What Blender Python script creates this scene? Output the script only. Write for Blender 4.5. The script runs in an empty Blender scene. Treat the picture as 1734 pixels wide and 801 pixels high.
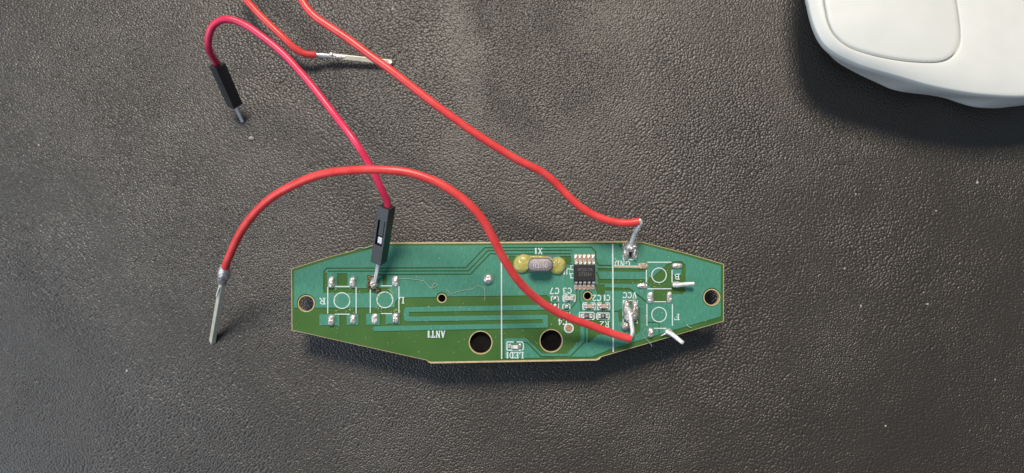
import bpy, bmesh, math, random
from mathutils import Vector, Matrix, noise
from mathutils.geometry import tessellate_polygon

# units: 1 Blender unit = 1 cm
S = bpy.context.scene
S.unit_settings.system = 'METRIC'
S.unit_settings.scale_length = 0.01
COL = S.collection
R = math.radians

# ------------------------------------------------------------------ camera
CAM_H = 15.9
F_PX, CX, CY = 1203.0, 867.0, 400.5
TILT = math.atan(100.0 / F_PX)
cam_d = bpy.data.cameras.new('camera'); cam = bpy.data.objects.new('camera', cam_d); COL.objects.link(cam)
cam.location = (0, 0, CAM_H); cam.rotation_euler = (TILT, 0, 0)
cam_d.sensor_width = 36; cam_d.sensor_fit = 'HORIZONTAL'; cam_d.lens = 36 * F_PX / 1734.0
cam_d.clip_start = 0.1; cam_d.clip_end = 2000
cam_d.dof.use_dof = True; cam_d.dof.focus_distance = 15.0; cam_d.dof.aperture_fstop = 0.13
S.camera = cam

# ------------------------------------------------------------------ world and lamps
w = bpy.data.worlds.new('World'); S.world = w; w.use_nodes = True
bg = w.node_tree.nodes['Background']
bg.inputs['Color'].default_value = (0.62, 0.79, 1.0, 1); bg.inputs['Strength'].default_value = 0.20

def area(name, zenith, azim, dist, size, size_y, power, color):
    l = bpy.data.lights.new(name, 'AREA'); l.shape = 'RECTANGLE'; l.size = size; l.size_y = size_y
    l.energy = power; l.color = color
    o = bpy.data.objects.new(name, l); COL.objects.link(o)
    d = Vector((math.sin(zenith) * math.sin(azim), math.sin(zenith) * math.cos(azim), math.cos(zenith)))
    o.location = d * dist; o.rotation_euler = d.to_track_quat('Z', 'Y').to_euler()
    return o
area('window_light', R(36), R(-7), 150, 44, 38, 240000, (1.0, 0.89, 0.75))
area('side_window_light', R(58), R(-108), 150, 130, 90, 120000, (0.76, 0.88, 1.0))

vs = S.view_settings
vs.view_transform = 'Standard'; vs.look = 'None'; vs.gamma = 1; vs.exposure = 0; vs.use_curve_mapping = False
S.render.engine = 'CYCLES'

# ------------------------------------------------------------------ pixel of the photograph (1734 wide) -> point on the plane at height z
ct, st = math.cos(TILT), math.sin(TILT)
def P(u, v, z):
    a, b = (u - CX) / F_PX, -(v - CY) / F_PX
    d = Vector((a, st + b * ct, -ct + b * st))
    t = (z - CAM_H) / d.z
    return Vector((d.x * t, d.y * t, z))

# ------------------------------------------------------------------ materials
def mat(name, color, rough=0.5, metal=0.0, spec=0.5, **kw):
    m = bpy.data.materials.new(name); m.use_nodes = True
    b = m.node_tree.nodes['Principled BSDF']
    b.inputs['Base Color'].default_value = (*color, 1); b.inputs['Roughness'].default_value = rough
    b.inputs['Metallic'].default_value = metal; b.inputs['Specular IOR Level'].default_value = spec
    for k, v in kw.items(): b.inputs[k].default_value = v
    return m
def nodes(m): return m.node_tree.nodes, m.node_tree.links, m.node_tree.nodes['Principled BSDF']
def vary(m, scale, lo, hi, bump=0.0, bscale=None, stretch=(1, 1, 1), rlo=None, rhi=None, bdist=0.01, detail=4):
    """noise-driven colour (between two real tints), optional bump and roughness variation"""
    N, L, b = nodes(m)
    tc = N.new('ShaderNodeTexCoord'); mp = N.new('ShaderNodeMapping'); mp.inputs['Scale'].default_value = stretch
    L.new(tc.outputs['Object'], mp.inputs['Vector'])
    n = N.new('ShaderNodeTexNoise'); n.inputs['Scale'].default_value = scale; n.inputs['Detail'].default_value = detail
    L.new(mp.outputs[0], n.inputs['Vector'])
    r = N.new('ShaderNodeValToRGB'); r.color_ramp.elements[0].color = (*lo, 1); r.color_ramp.elements[1].color = (*hi, 1)
    r.color_ramp.elements[0].position = 0.3; r.color_ramp.elements[1].position = 0.7
    L.new(n.outputs['Fac'], r.inputs['Fac']); L.new(r.outputs['Color'], b.inputs['Base Color'])
    if rlo is not None:
        mr = N.new('ShaderNodeMapRange'); mr.inputs['To Min'].default_value = rlo; mr.inputs['To Max'].default_value = rhi
        L.new(n.outputs['Fac'], mr.inputs['Value']); L.new(mr.outputs[0], b.inputs['Roughness'])
    if bump:
        n2 = N.new('ShaderNodeTexNoise'); n2.inputs['Scale'].default_value = bscale or scale; n2.inputs['Detail'].default_value = 3
        L.new(mp.outputs[0], n2.inputs['Vector'])
        bp = N.new('ShaderNodeBump'); bp.inputs['Strength'].default_value = bump; bp.inputs['Distance'].default_value = bdist
        L.new(n2.outputs['Fac'], bp.inputs['Height']); L.new(bp.outputs[0], b.inputs['Normal'])
    return m

M = {}
M['mask'] = vary(mat('solder_mask_bare', (0.04, 0.15, 0.03), 0.38), 1.1, (0.036, 0.120, 0.018), (0.058, 0.148, 0.026), 0.25, 40, rlo=0.33, rhi=0.5, bdist=0.004)
M['copper'] = vary(mat('solder_mask_on_copper', (0.04, 0.22, 0.13), 0.4), 14, (0.046, 0.218, 0.150), (0.070, 0.276, 0.195), 0.6, 26, stretch=(3.2, 0.55, 1), rlo=0.32, rhi=0.5, bdist=0.006)
M['laminate'] = vary(mat('glass_laminate', (0.5, 0.4, 0.25), 0.6), 9, (0.50, 0.38, 0.20), (0.66, 0.52, 0.32), 0.6, 60)
M['silk'] = vary(mat('silkscreen_ink', (0.75, 0.82, 0.8), 0.55), 12, (0.50, 0.66, 0.66), (0.70, 0.81, 0.80))
M['solder'] = vary(mat('tin_solder', (0.8, 0.78, 0.76), 0.4, 0.72), 10, (0.44, 0.39, 0.38), (0.92, 0.90, 0.88), 0.8, 20, rlo=0.26, rhi=0.5, bdist=0.025)
M['wire_metal'] = vary(mat('tinned_wire', (0.8, 0.8, 0.8), 0.25, 0.4), 8, (0.70, 0.70, 0.72), (0.92, 0.92, 0.93), 0.3, 20, rlo=0.2, rhi=0.42, bdist=0.02)
M['pin_metal'] = vary(mat('plated_pin', (0.78, 0.74, 0.6), 0.25, 0.35), 6, (0.74, 0.71, 0.58), (0.90, 0.88, 0.76), 0.2, 18, rlo=0.22, rhi=0.42, bdist=0.01)
M['copper_bare'] = vary(mat('bare_copper', (0.55, 0.3, 0.18), 0.45, 0.7), 20, (0.42, 0.22, 0.12), (0.66, 0.42, 0.28), 0.3, 30)
M['tan_trace'] = vary(mat('scraped_trace', (0.55, 0.48, 0.38), 0.5, 0.4), 18, (0.42, 0.34, 0.25), (0.66, 0.60, 0.50), 0.5, 25, stretch=(0.4, 2, 1))
M['burnt_pad'] = vary(mat('oxidised_pad', (0.5, 0.4, 0.3), 0.6, 0.3), 30, (0.30, 0.18, 0.08), (0.72, 0.64, 0.52), 0.9, 30, bdist=0.03)
M['ic'] = vary(mat('chip_epoxy', (0.012, 0.013, 0.016), 0.5), 60, (0.005, 0.006, 0.008), (0.012, 0.012, 0.015), 0.3, 90)
M['marking'] = mat('laser_marking', (0.13, 0.13, 0.14), 0.6)
M['can'] = vary(mat('crystal_can', (0.4, 0.39, 0.42), 0.45, 0.6), 34, (0.24, 0.22, 0.24), (0.36, 0.33, 0.35), 0.7, 50, rlo=0.42, rhi=0.6)
M['can_mark'] = mat('crystal_marking', (0.72, 0.70, 0.72), 0.5)
M['glue'] = vary(mat('yellow_glue', (0.8, 0.75, 0.3), 0.22, **{'Transmission Weight': 0.35, 'IOR': 1.47, 'Subsurface Weight': 0.5, 'Subsurface Radius': (0.2, 0.18, 0.06), 'Subsurface Scale': 0.5}), 6, (0.58, 0.56, 0.13), (0.84, 0.75, 0.30), 0.25, 9, rlo=.14, rhi=.3, bdist=0.02)
M['ceramic'] = vary(mat('capacitor_ceramic', (0.5, 0.4, 0.3), 0.45), 25, (0.42, 0.32, 0.24), (0.58, 0.48, 0.38))
M['ceramic_pale'] = mat('capacitor_ceramic_pale', (0.58, 0.55, 0.50), 0.45)
M['resistor'] = mat('resistor_black', (0.02, 0.02, 0.022), 0.35)
M['white_plastic'] = mat('led_white', (0.78, 0.77, 0.72), 0.4)
M['black_plastic'] = vary(mat('connector_plastic', (0.01, 0.01, 0.011), 0.5, 0, 1.0), 30, (0.013, 0.013, 0.015), (0.024, 0.024, 0.027), 0.4, 70, rlo=0.34, rhi=0.46, bdist=0.004)
M['matt_black'] = vary(mat('matt_black_plastic', (0.006, 0.006, 0.006), 0.85, 0, 0.15), 20, (0.004, 0.004, 0.004), (0.008, 0.008, 0.008))
def wire_mat(name, c1, c2, rough=0.31):
    return vary(mat(name, c1, rough, **{'Subsurface Weight': 0.12, 'Subsurface Radius': (0.1, 0.02, 0.02), 'Subsurface Scale': 0.3}), 3, c1, c2, 0.12, 30, rlo=rough - .05, rhi=rough + .08, bdist=0.01)
M['red'] = wire_mat('red_insulation', (0.72, 0.034, 0.030), (0.84, 0.050, 0.042))
M['coral'] = wire_mat('coral_insulation', (0.76, 0.050, 0.050), (0.88, 0.090, 0.088))
M['pink'] = wire_mat('crimson_insulation', (0.72, 0.030, 0.095), (0.84, 0.050, 0.140))
M['mouse'] = vary(mat('mouse_plastic', (0.74, 0.75, 0.73), 0.42), 2, (0.72, 0.735, 0.71), (0.76, 0.77, 0.745), 0.25, 120, bdist=0.002)
M['flux'] = mat('flux_residue', (0.20, 0.32, 0.13), 0.08)
M['flux_brown'] = vary(mat('burnt_flux', (0.12, 0.06, 0.01), 0.15), 22, (0.022, 0.016, 0.004), (0.13, 0.12, 0.018), 0.7, 20, bdist=0.03)
M['dust'] = mat('dust', (0.46, 0.44, 0.40), 0.8)
M['dust_dim'] = mat('dust_grey', (0.22, 0.21, 0.20), 0.8)
M['lint'] = mat('lint_fibre', (0.46, 0.55, 0.42), 0.7)

def leather():
    m = bpy.data.materials.new('dark_leather'); m.use_nodes = True
    N, L, b = nodes(m)
    tc = N.new('ShaderNodeTexCoord')
    # slow warp, so the grain runs differently from place to place
    nw = N.new('ShaderNodeTexNoise'); nw.inputs['Scale'].default_value = 0.35; nw.inputs['Detail'].default_value = 2
    L.new(tc.outputs['Object'], nw.inputs['Vector'])
    nf = N.new('ShaderNodeTexNoise'); nf.inputs['Scale'].default_value = 7.0; nf.inputs['Detail'].default_value = 2
    L.new(tc.outputs['Object'], nf.inputs['Vector'])
    def vm(op, a, bb=None, s=None):
        n = N.new('ShaderNodeVectorMath'); n.operation = op
        L.new(a, n.inputs[0])
        if bb is not None: L.new(bb, n.inputs[1])
        if s is not None: n.inputs['Scale'].default_value = s
        return n.outputs[0]
    v = vm('ADD', tc.outputs['Object'], vm('SCALE', nw.outputs['Color'], s=0.7))
    v = vm('ADD', v, vm('SCALE', nf.outputs['Color'], s=0.03))
    def vor(scale, sx, sy, rot):
        mp = N.new('ShaderNodeMapping'); mp.inputs['Rotation'].default_value = (0, 0, R(rot)); mp.inputs['Scale'].default_value = (sx, sy, 1)
        L.new(v, mp.inputs['Vector'])
        q = N.new('ShaderNodeTexVoronoi'); q.feature = 'F1'; q.voronoi_dimensions = '2D'; q.inputs['Scale'].default_value = scale
        L.new(mp.outputs[0], q.inputs['Vector']); return q.outputs['Distance']
    n3 = N.new('ShaderNodeTexNoise'); n3.inputs['Scale'].default_value = 60; n3.inputs['Detail'].default_value = 2
    L.new(tc.outputs['Object'], n3.inputs['Vector'])
    def mth(op, a, bb):
        n = N.new('ShaderNodeMath'); n.operation = op
        for i, q in enumerate((a, bb)):
            if isinstance(q, (int, float)): n.inputs[i].default_value = q
            else: L.new(q, n.inputs[i])
        return n.outputs[0]
    # places where the hide is stretched smooth and where the pebbles stand up
    na = N.new('ShaderNodeTexNoise'); na.inputs['Scale'].default_value = 0.20; na.inputs['Detail'].default_value = 3
    L.new(tc.outputs['Object'], na.inputs['Vector'])
    amp = N.new('ShaderNodeMapRange'); amp.inputs['From Min'].default_value = 0.35; amp.inputs['From Max'].default_value = 0.65
    amp.inputs['To Min'].default_value = 0.92; amp.inputs['To Max'].default_value = 1.12
    L.new(na.outputs['Fac'], amp.inputs['Value'])
    ns = N.new('ShaderNodeTexNoise'); ns.inputs['Scale'].default_value = 0.16; ns.inputs['Detail'].default_value = 2
    mo = N.new('ShaderNodeMapping'); mo.inputs['Location'].default_value = (17.0, 4.0, 0); L.new(tc.outputs['Object'], mo.inputs['Vector']); L.new(mo.outputs[0], ns.inputs['Vector'])
    ms = N.new('ShaderNodeMapRange'); ms.inputs['From Min'].default_value = 0.42; ms.inputs['From Max'].default_value = 0.58; L.new(ns.outputs['Fac'], ms.inputs['Value'])
    mx = N.new('ShaderNodeMix'); mx.data_type = 'FLOAT'; L.new(ms.outputs[0], mx.inputs['Factor'])
    L.new(mth('POWER', vor(22.0, 1.0, 1.15, 20), 1.6), mx.inputs['A']); L.new(mth('MULTIPLY', mth('POWER', vor(18.0, 1.0, 1.1, 40), 1.6), 1.1), mx.inputs['B'])
    h = mth('SUBTRACT', 1.0, mx.outputs['Result'])
    h = mth('MULTIPLY', h, amp.outputs[0])
    h = mth('ADD', h, mth('MULTIPLY', mth('SUBTRACT', 1.0, vor(26, 1.0, 1.6, -30)), 0.20))
    h = mth('ADD', h, mth('MULTIPLY', n3.outputs['Fac'], 0.12))
    bp = N.new('ShaderNodeBump'); bp.inputs['Strength'].default_value = 1.0; bp.inputs['Distance'].default_value = 0.0135
    L.new(h, bp.inputs['Height']); L.new(bp.outputs[0], b.inputs['Normal'])
    nc = N.new('ShaderNodeTexNoise'); nc.inputs['Scale'].default_value = 0.5; nc.inputs['Detail'].default_value = 5
    L.new(tc.outputs['Object'], nc.inputs['Vector'])
    r = N.new('ShaderNodeValToRGB'); r.color_ramp.elements[0].position = 0.3; r.color_ramp.elements[1].position = 0.72
    r.color_ramp.elements[0].color = (0.025, 0.0195, 0.0155, 1); r.color_ramp.elements[1].color = (0.031, 0.0250, 0.0205, 1)
    L.new(nc.outputs['Fac'], r.inputs['Fac']); L.new(r.outputs['Color'], b.inputs['Base Color'])
    rr = N.new('ShaderNodeMapRange'); rr.inputs['To Min'].default_value = 0.36; rr.inputs['To Max'].default_value = 0.50
    L.new(n3.outputs['Fac'], rr.inputs['Value']); L.new(rr.outputs[0], b.inputs['Roughness'])
    b.inputs['Specular IOR Level'].default_value = 0.85
    return m
M['leather'] = leather()

# ------------------------------------------------------------------ mesh helpers
def empty(name, loc):
    o = bpy.data.objects.new(name, None); o.empty_display_size = 0.3; COL.objects.link(o); o.location = loc; return o
def tag(o, label=None, cat=None, group=None, kind=None):
    for k, v in (('label', label), ('category', cat), ('group', group), ('kind', kind)):
        if v: o[k] = v
    return o
def base_of(parent):
    v = Vector((0, 0, 0))
    while parent is not None: v += parent.location; parent = parent.parent
    return v
def place(name, me, m, parent=None, loc=(0, 0, 0), smooth=True):
    """me is built round loc (a world point); origin of the object goes there"""
    if m is not None and not me.materials: me.materials.append(m)
    for p in me.polygons: p.use_smooth = smooth
    o = bpy.data.objects.new(name, me); COL.objects.link(o)
    if parent is not None: o.parent = parent
    o.location = Vector(loc) - base_of(parent)
    return o
def mesh(verts, faces, loc=(0, 0, 0)):
    me = bpy.data.meshes.new('m'); l = Vector(loc)
    me.from_pydata([tuple(Vector(v) - l) for v in verts], [], faces); me.update(); return me
def fix(me):
    bm = bmesh.new(); bm.from_mesh(me); bmesh.ops.recalc_face_normals(bm, faces=bm.faces); bm.to_mesh(me); bm.free(); return me
def centre(pts):
    c = Vector((0, 0, 0))
    for p in pts: c += Vector((p[0], p[1], 0))
    return c / len(pts)
def prism_mesh(poly, z0, z1, loc):
    n = len(poly)
    vs_ = [(p[0], p[1], z0) for p in poly] + [(p[0], p[1], z1) for p in poly]
    fs = [tuple(range(n - 1, -1, -1)), tuple(range(n, 2 * n))] + [(i, (i + 1) % n, n + (i + 1) % n, n + i) for i in range(n)]
    return fix(mesh(vs_, fs, loc))
def px(poly, z): return [P(u, v, z) for u, v in poly]
def ribbon(pts, wid, closed=False):
    """mitred outline of a 2D line of width wid (pixels)"""
    n = len(pts); Lf, Rt = [], []
    for i in range(n):
        p = Vector(pts[i])
        a = Vector(pts[i - 1]) if i > 0 else None; c = Vector(pts[i + 1]) if i < n - 1 else None
        d1 = (p - a).normalized() if a else None; d2 = (c - p).normalized() if c else None
        d1 = d1 or d2; d2 = d2 or d1
        n1 = Vector((-d1.y, d1.x)); n2 = Vector((-d2.y, d2.x)); mm = (n1 + n2).normalized()
        k = wid / 2 / max(0.5, mm.dot(n1))
        Lf.append(tuple(p + mm * k)); Rt.append(tuple(p - mm * k))
    return Lf + Rt[::-1]
def circle(u, v, r, n=32): return [(u + r * math.cos(2 * math.pi * i / n), v + r * math.sin(2 * math.pi * i / n)) for i in range(n)]
def from_curve(loops, z0, z1, loc):
    """filled 2D curve with holes -> mesh"""
    cu = bpy.data.curves.new('c', 'CURVE'); cu.dimensions = '2D'; cu.fill_mode = 'BOTH'; cu.extrude = (z1 - z0) / 2
    for lp in loops:
        sp = cu.splines.new('POLY'); sp.points.add(len(lp) - 1); sp.use_cyclic_u = True
        for q, p in zip(sp.points, lp): q.co = (p[0] - loc[0], p[1] - loc[1], 0, 1)
    o = bpy.data.objects.new('c', cu); COL.objects.link(o)
    bpy.context.view_layer.update()
    me = bpy.data.meshes.new_from_object(o.evaluated_get(bpy.context.evaluated_depsgraph_get()))
    bpy.data.objects.remove(o); bpy.data.curves.remove(cu)
    zc = (z0 + z1) / 2 - loc[2]
    for v in me.vertices: v.co.z += zc
    return me
def ring_mesh(u, v, ro, ri, z0, z1, n=36):
    c = P(u, v, z1)
    vs_, fs = [], []
    for i in range(n):
        a = 2 * math.pi * i / n
        for r, z in ((ri, z0), (ri, z1), (ro, z1), (ro, z0)):
            q = P(u + r * math.cos(a), v + r * math.sin(a), z); vs_.append(q)
    for i in range(n):
        j = (i + 1) % n
        for k in range(3): fs.append((4 * i + k, 4 * j + k, 4 * j + k + 1, 4 * i + k + 1))
    return fix(mesh(vs_, fs, c)), c
def catmull(pts, per=10, closed=False):
    out = []; n = len(pts); pts = [Vector(p) for p in pts]
    rng = range(n if closed else n - 1)
    for i in rng:
        if closed: p0, p1, p2, p3 = pts[i - 1], pts[i], pts[(i + 1) % n], pts[(i + 2) % n]
        else: p0, p1, p2, p3 = pts[max(0, i - 1)], pts[i], pts[i + 1], pts[min(n - 1, i + 2)]
        for k in range(per):
            t = k / per
            out.append(0.5 * ((2 * p1) + (p2 - p0) * t + (2 * p0 - 5 * p1 + 4 * p2 - p3) * t * t + (3 * p1 - p0 - 3 * p2 + p3) * t ** 3))
    if not closed: out.append(pts[-1])
    return out
def smooth_path(pts, it=3):
    p = [Vector(q) for q in pts]
    for i in range(2, len(p) - 2): p[i] = p[i] + noise.noise_vector(p[i] * 1.3 + Vector((3.1, 7.7, 1.3))) * .012 + noise.noise_vector(p[i] * 4.0) * .004
    for _ in range(it): p = [p[0]] + [(p[i - 1] + 2 * p[i] + p[i + 1]) / 4 for i in range(1, len(p) - 1)] + [p[-1]]
    return p
def tube_mesh(path, rad, seg=16, loc=(0, 0, 0), cap=True, wob=0.0, seed=0):
    """rad: number or list along the path"""
    n = len(path); rr = rad if isinstance(rad, (list, tuple)) else [rad] * n
    vs_, fs = [], []
    t0 = (path[1] - path[0]).normalized(); nrm = t0.orthogonal().normalized()
    for i, p in enumerate(path):
        t = (path[min(i + 1, n - 1)] - path[max(i - 1, 0)]).normalized()
        nrm = (nrm - t * nrm.dot(t)).normalized(); bn = t.cross(nrm)
        for k in range(seg):
            a = 2 * math.pi * k / seg
            r_ = rr[i] * (1 + wob * noise.noise(Vector((p.x * 9 + seed, p.y * 9 + k, p.z * 9))))
            vs_.append(p + (nrm * math.cos(a) + bn * math.sin(a)) * r_)
    for i in range(n - 1):
        for k in range(seg):
            k2 = (k + 1) % seg; fs.append((i * seg + k, i * seg + k2, (i + 1) * seg + k2, (i + 1) * seg + k))
    if cap: fs.append(tuple(range(seg - 1, -1, -1))); fs.append(tuple((n - 1) * seg + k for k in range(seg)))
    me = mesh(vs_, fs, loc)
    if cap:
        ends = (set(range(seg)), set(range((n - 1) * seg, n * seg)))
        for e in me.edges:
            if any(e.vertices[0] in q and e.vertices[1] in q for q in ends): e.use_edge_sharp = True
    return me
def box_frame(c, ax, ay, az, hx, hy, hz, bev=0.0, loc=None):
    """bevelled box with half sizes along three world axes"""
    bm = bmesh.new(); bmesh.ops.create_cube(bm, size=2)
    for v in bm.verts: v.co = Vector((v.co.x * hx, v.co.y * hy, v.co.z * hz))
    if bev: bmesh.ops.bevel(bm, geom=bm.edges[:], offset=bev, segments=2, affect='EDGES', profile=0.5)
    l = Vector(loc if loc is not None else c)
    for v in bm.verts: v.co = Vector(c) - l + ax * v.co.x + ay * v.co.y + az * v.co.z
    bmesh.ops.recalc_face_normals(bm, faces=bm.faces)
    me = bpy.data.meshes.new('b'); bm.to_mesh(me); bm.free(); return me
X, Y, Z = Vector((1, 0, 0)), Vector((0, 1, 0)), Vector((0, 0, 1))
def blob_mesh(wx, wy, h, seed, power=2.6, rough=0.10, n=20, rings=7, peak=(0, 0), flat=0.0):
    """a dome of solder on a rounded pad, wx x wy wide (cm), origin at its foot"""
    vs_, fs = [], []
    for j in range(rings + 1):
        t = j / rings; s = math.cos(t * math.pi / 2) ** 0.55; z = h * math.sin(t * math.pi / 2)
        if flat: z = min(z, h * (1 - flat) + z * flat)
        for k in range(n):
            a = 2 * math.pi * k / n; c_, s_ = math.cos(a), math.sin(a)
            q = (abs(c_) ** power + abs(s_) ** power) ** (-1 / power)
            x = c_ * q * wx / 2 * s; y = s_ * q * wy / 2 * s
            d = 1 + rough * noise.noise(Vector((x * 14 + seed * 3.1, y * 14, z * 12 + seed)))
            vs_.append((x * d + peak[0] * t * t, y * d + peak[1] * t * t, z * (1 + rough * 2.2 * noise.noise(Vector((x * 20, y * 20 + seed * 1.7, seed)))) if j else z))
    for j in range(rings):
        for k in range(n):
            k2 = (k + 1) % n; fs.append((j * n + k, j * n + k2, (j + 1) * n + k2, (j + 1) * n + k))
    fs.append(tuple(rings * n + k for k in range(n)))
    return mesh(vs_, fs)

# ------------------------------------------------------------------ the mat
vs_, fs = [], []
nx, ny, hx, hy = 60, 40, 60.0, 40.0
for j in range(ny + 1):
    for i in range(nx + 1): vs_.append((-hx + 2 * hx * i / nx, -hy + 2 * hy * j / ny, 0))
for j in range(ny):
    for i in range(nx): a = j * (nx + 1) + i; fs.append((a, a + 1, a + nx + 2, a + nx + 1))
o = place('desk_mat', mesh(vs_, fs), M['leather'])
tag(o, 'dark brown pebbled leather desk mat under everything', kind='structure')

# ------------------------------------------------------------------ the circuit board
ZB0, ZB1 = 0.735, 0.880            # laminate
ZM = 0.883                         # bare solder mask
ZC = 0.900                         # mask on copper
ZS0, ZS1 = 0.8985, 0.9022          # silkscreen
board = empty('circuit_board', P(862, 512, 0))
tag(board, 'green printed circuit board with chip, crystal and solder joints', 'circuit board')

OUT = [(493, 455), (560, 434), (634, 415), (640, 410.5), (860, 409.5), (1052, 408), (1087, 409.5), (1160, 428), (1226, 447), (1225.5, 544), (1120, 575),
       (1018, 604.5), (1015, 608.5), (1010, 610.5), (870, 613), (730, 615.5), (726, 614), (722, 610), (600, 583), (494, 559)]
HOLES = [(518.5, 514, 12.8), (1205.4, 503.5, 12.8), (748, 505, 6.5), (995, 501, 6.3), (813.8, 580, 18.6), (933.4, 577, 18.4)]
bl = P(862, 512, ZM)
place('laminate', from_curve([px(OUT, ZB1)] + [px(circle(*h), ZB1) for h in HOLES], ZB0, ZB1, bl), M['laminate'], board, bl, smooth=False)
MASK = [(494, 455.8), (560, 434.8), (634, 415.8), (641, 413), (860, 412), (1052, 410.8), (1087, 410.4), (1160, 428.9), (1225, 447.6), (1224.5, 543.4), (1120, 574.2),
        (1016.5, 603.5), (1012, 606.5), (1008, 607.6), (870, 610), (731, 612.5), (726, 611.8), (722, 609.2), (600, 582.3), (495, 558.5)]
place('solder_mask', from_curve([px(MASK, ZM)] + [px(circle(h[0], h[1], h[2] + 1.6), ZM) for h in HOLES], ZB1 - 0.003, ZM, bl), M['mask'], board, bl, smooth=False)

# copper pour: a thin slab from which the bare areas and the gaps between the tracks are cut
POUR = [(498, 459), (560, 439), (636, 420), (645, 416), (860, 415), (1050, 413.5), (1086, 414), (1160, 433), (1220.5, 450.5), (1220.5, 536),
        (1120, 565), (1037, 590), (1003, 604), (880, 606.5), (856, 606.5), (730, 606), (600, 576), (498, 554)]
def add_tmp(poly, z0, z1):
    me = prism_mesh(px(poly, ZC), z0, z1, (0, 0, 0)); o = bpy.data.objects.new('tmp', me); return o
CUT = [
    # bare antenna side
    [(470, 521), (668, 521), (670, 510), (676, 504), (738, 503), (741, 497), (748, 494.5), (755, 497), (758, 502), (850, 501), (926, 500), (932, 505),
     (934, 512), (945, 513), (948, 526), (966, 527), (968, 545), (983, 549), (983, 575.5), (960, 599), (918, 599), (891, 572.5), (854.5, 573), (854.5, 630), (700, 640), (470, 580)],
    # round the keys at the left
    [(549, 462), (554, 462), (554, 488), (622, 488), (622, 466), (629, 466), (629, 487), (660, 487), (660, 496), (548, 496)],
    [(571, 463), (588.5, 463), (588.5, 486), (571, 486)],
    [(648, 466), (655, 466), (655, 483), (648, 483)],
    # crystal
    [(862, 433), (873, 433), (873, 458.5), (862, 458.5)], [(949, 434), (967, 434), (967, 448), (949, 448)],
    # right of the chip
    [(1012, 454), (1094, 455), (1094, 460.5), (1012, 459.5)], [(1012, 472.5), (1092, 473), (1092, 481), (1012, 480)], [(1012, 486.5), (1066, 487.5), (1070, 493), (1012, 492)],
    [(1006, 482), (1024, 482), (1024, 499), (1012, 499)],
    # round key B
    [(1129, 448), (1107, 468), (1098, 471), (1097, 482), (1107, 490), (1107, 513), (1129, 513), (1129, 498), (1156, 498), (1161, 493), (1161, 449), (1154, 442), (1140, 443)],
    # round VCC
    [(1076, 522), (1084, 522), (1084, 561), (1078, 566), (1068, 566), (1068, 556), (1076, 552)], [(1047, 527), (1053, 522), (1054, 545), (1048, 545)],
    [(1045, 411), (1054, 411), (1054, 424), (1050, 418)],
    # among the small parts
    [(986, 540), (1010, 540), (1034, 546), (1034, 567), (1012, 567), (996, 582), (996, 545)],
]
LINES = [([(548.5, 492), (548.5, 461), (553, 454.5), (789, 453.5), (821, 419.8), (1001, 418.8), (1009, 427), (1009, 444), (1014, 449.5), (1040, 450)], 2.2),
         ([(556, 459.5), (793, 459), (826, 424.8), (968, 424)], 2.0), ([(640, 465), (797, 464.5), (830, 430), (862, 430.5), (966, 430)], 2.2),
         ([(892, 580), (916, 604), (965, 604.5), (991, 579), (991, 545)], 2.2), ([(862, 602), (862, 579), (892, 580)], 1.4),
         ([(977, 490), (977, 510), (967, 523), (948, 526)], 1.8), ([(981.5, 490), (981.5, 510), (984, 514), (984, 545)], 1.8),
         ([(1010, 461), (1014, 470), (1014, 482)], 2.4), ([(966, 448.5), (973, 448.5)], 1.6), ([(1066, 489), (1094, 511)], 2.6), ([(1038, 527.5), (1050, 527)], 2),
         ([(1094, 546), (1116, 546), (1116, 570)], 1.8), ([(985, 529), (1034, 528)], 1.8), ([(1020, 503), (1020, 530)], 1.4)]
pour = add_tmp(POUR, ZM - 0.004, ZC); COL.objects.link(pour)
cutters = bpy.data.collections.new('cut'); COL.children.link(cutters)
tmp = []
for c_ in CUT: tmp.append(add_tmp(c_, ZM - 0.05, ZC + 0.05))
for pts, wd in LINES: tmp.append(add_tmp(ribbon(pts, wd), ZM - 0.05, ZC + 0.05))
for h in HOLES[:4]: tmp.append(add_tmp(circle(h[0], h[1], h[2] + 3.2), ZM - 0.05, ZC + 0.05))
for t_ in tmp: cutters.objects.link(t_)
md = pour.modifiers.new('b', 'BOOLEAN'); md.operation = 'DIFFERENCE'; md.operand_type = 'COLLECTION'; md.collection = cutters; md.solver = 'EXACT'; md.use_self = True
bpy.context.view_layer.update()
me = bpy.data.meshes.new_from_object(pour.evaluated_get(bpy.context.evaluated_depsgraph_get()))
me.transform(Matrix.Translation(-bl))
for t_ in tmp + [pour]: bpy.data.objects.remove(t_)
bpy.data.collections.remove(cutters)
place('copper_pour', me, M['copper'], board, bl, smooth=False)
def pad(name, poly, m=M['copper'], z0=ZM - 0.004, z1=ZC, parent=board):
    pp = px(poly, z1); c = centre(pp); c.z = z1
    return place(name, prism_mesh(pp, z0, z1, c), m, parent, c, smooth=False)
pad('antenna_track', [(688, 520), (926, 516), (926, 524.5), (693, 528.5), (693, 536), (926, 532.8), (928, 535), (928, 553), (926, 555), (634, 561), (630.5, 557), (634, 552.5),
                      (919, 547), (919, 540.8), (688, 544.5), (684, 541), (684, 524)])
for r_ in ((541, 532, 575, 551), (587, 532, 607, 550), (620, 531, 643, 550), (653, 531, 677, 548), (1138, 455, 1154, 466), (571, 497, 571.5, 497.5)):
    if r_[2] - r_[0] > 2: pad('copper_pad', [(r_[0], r_[1]), (r_[2], r_[1]), (r_[2], r_[3]), (r_[0], r_[3])])

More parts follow.
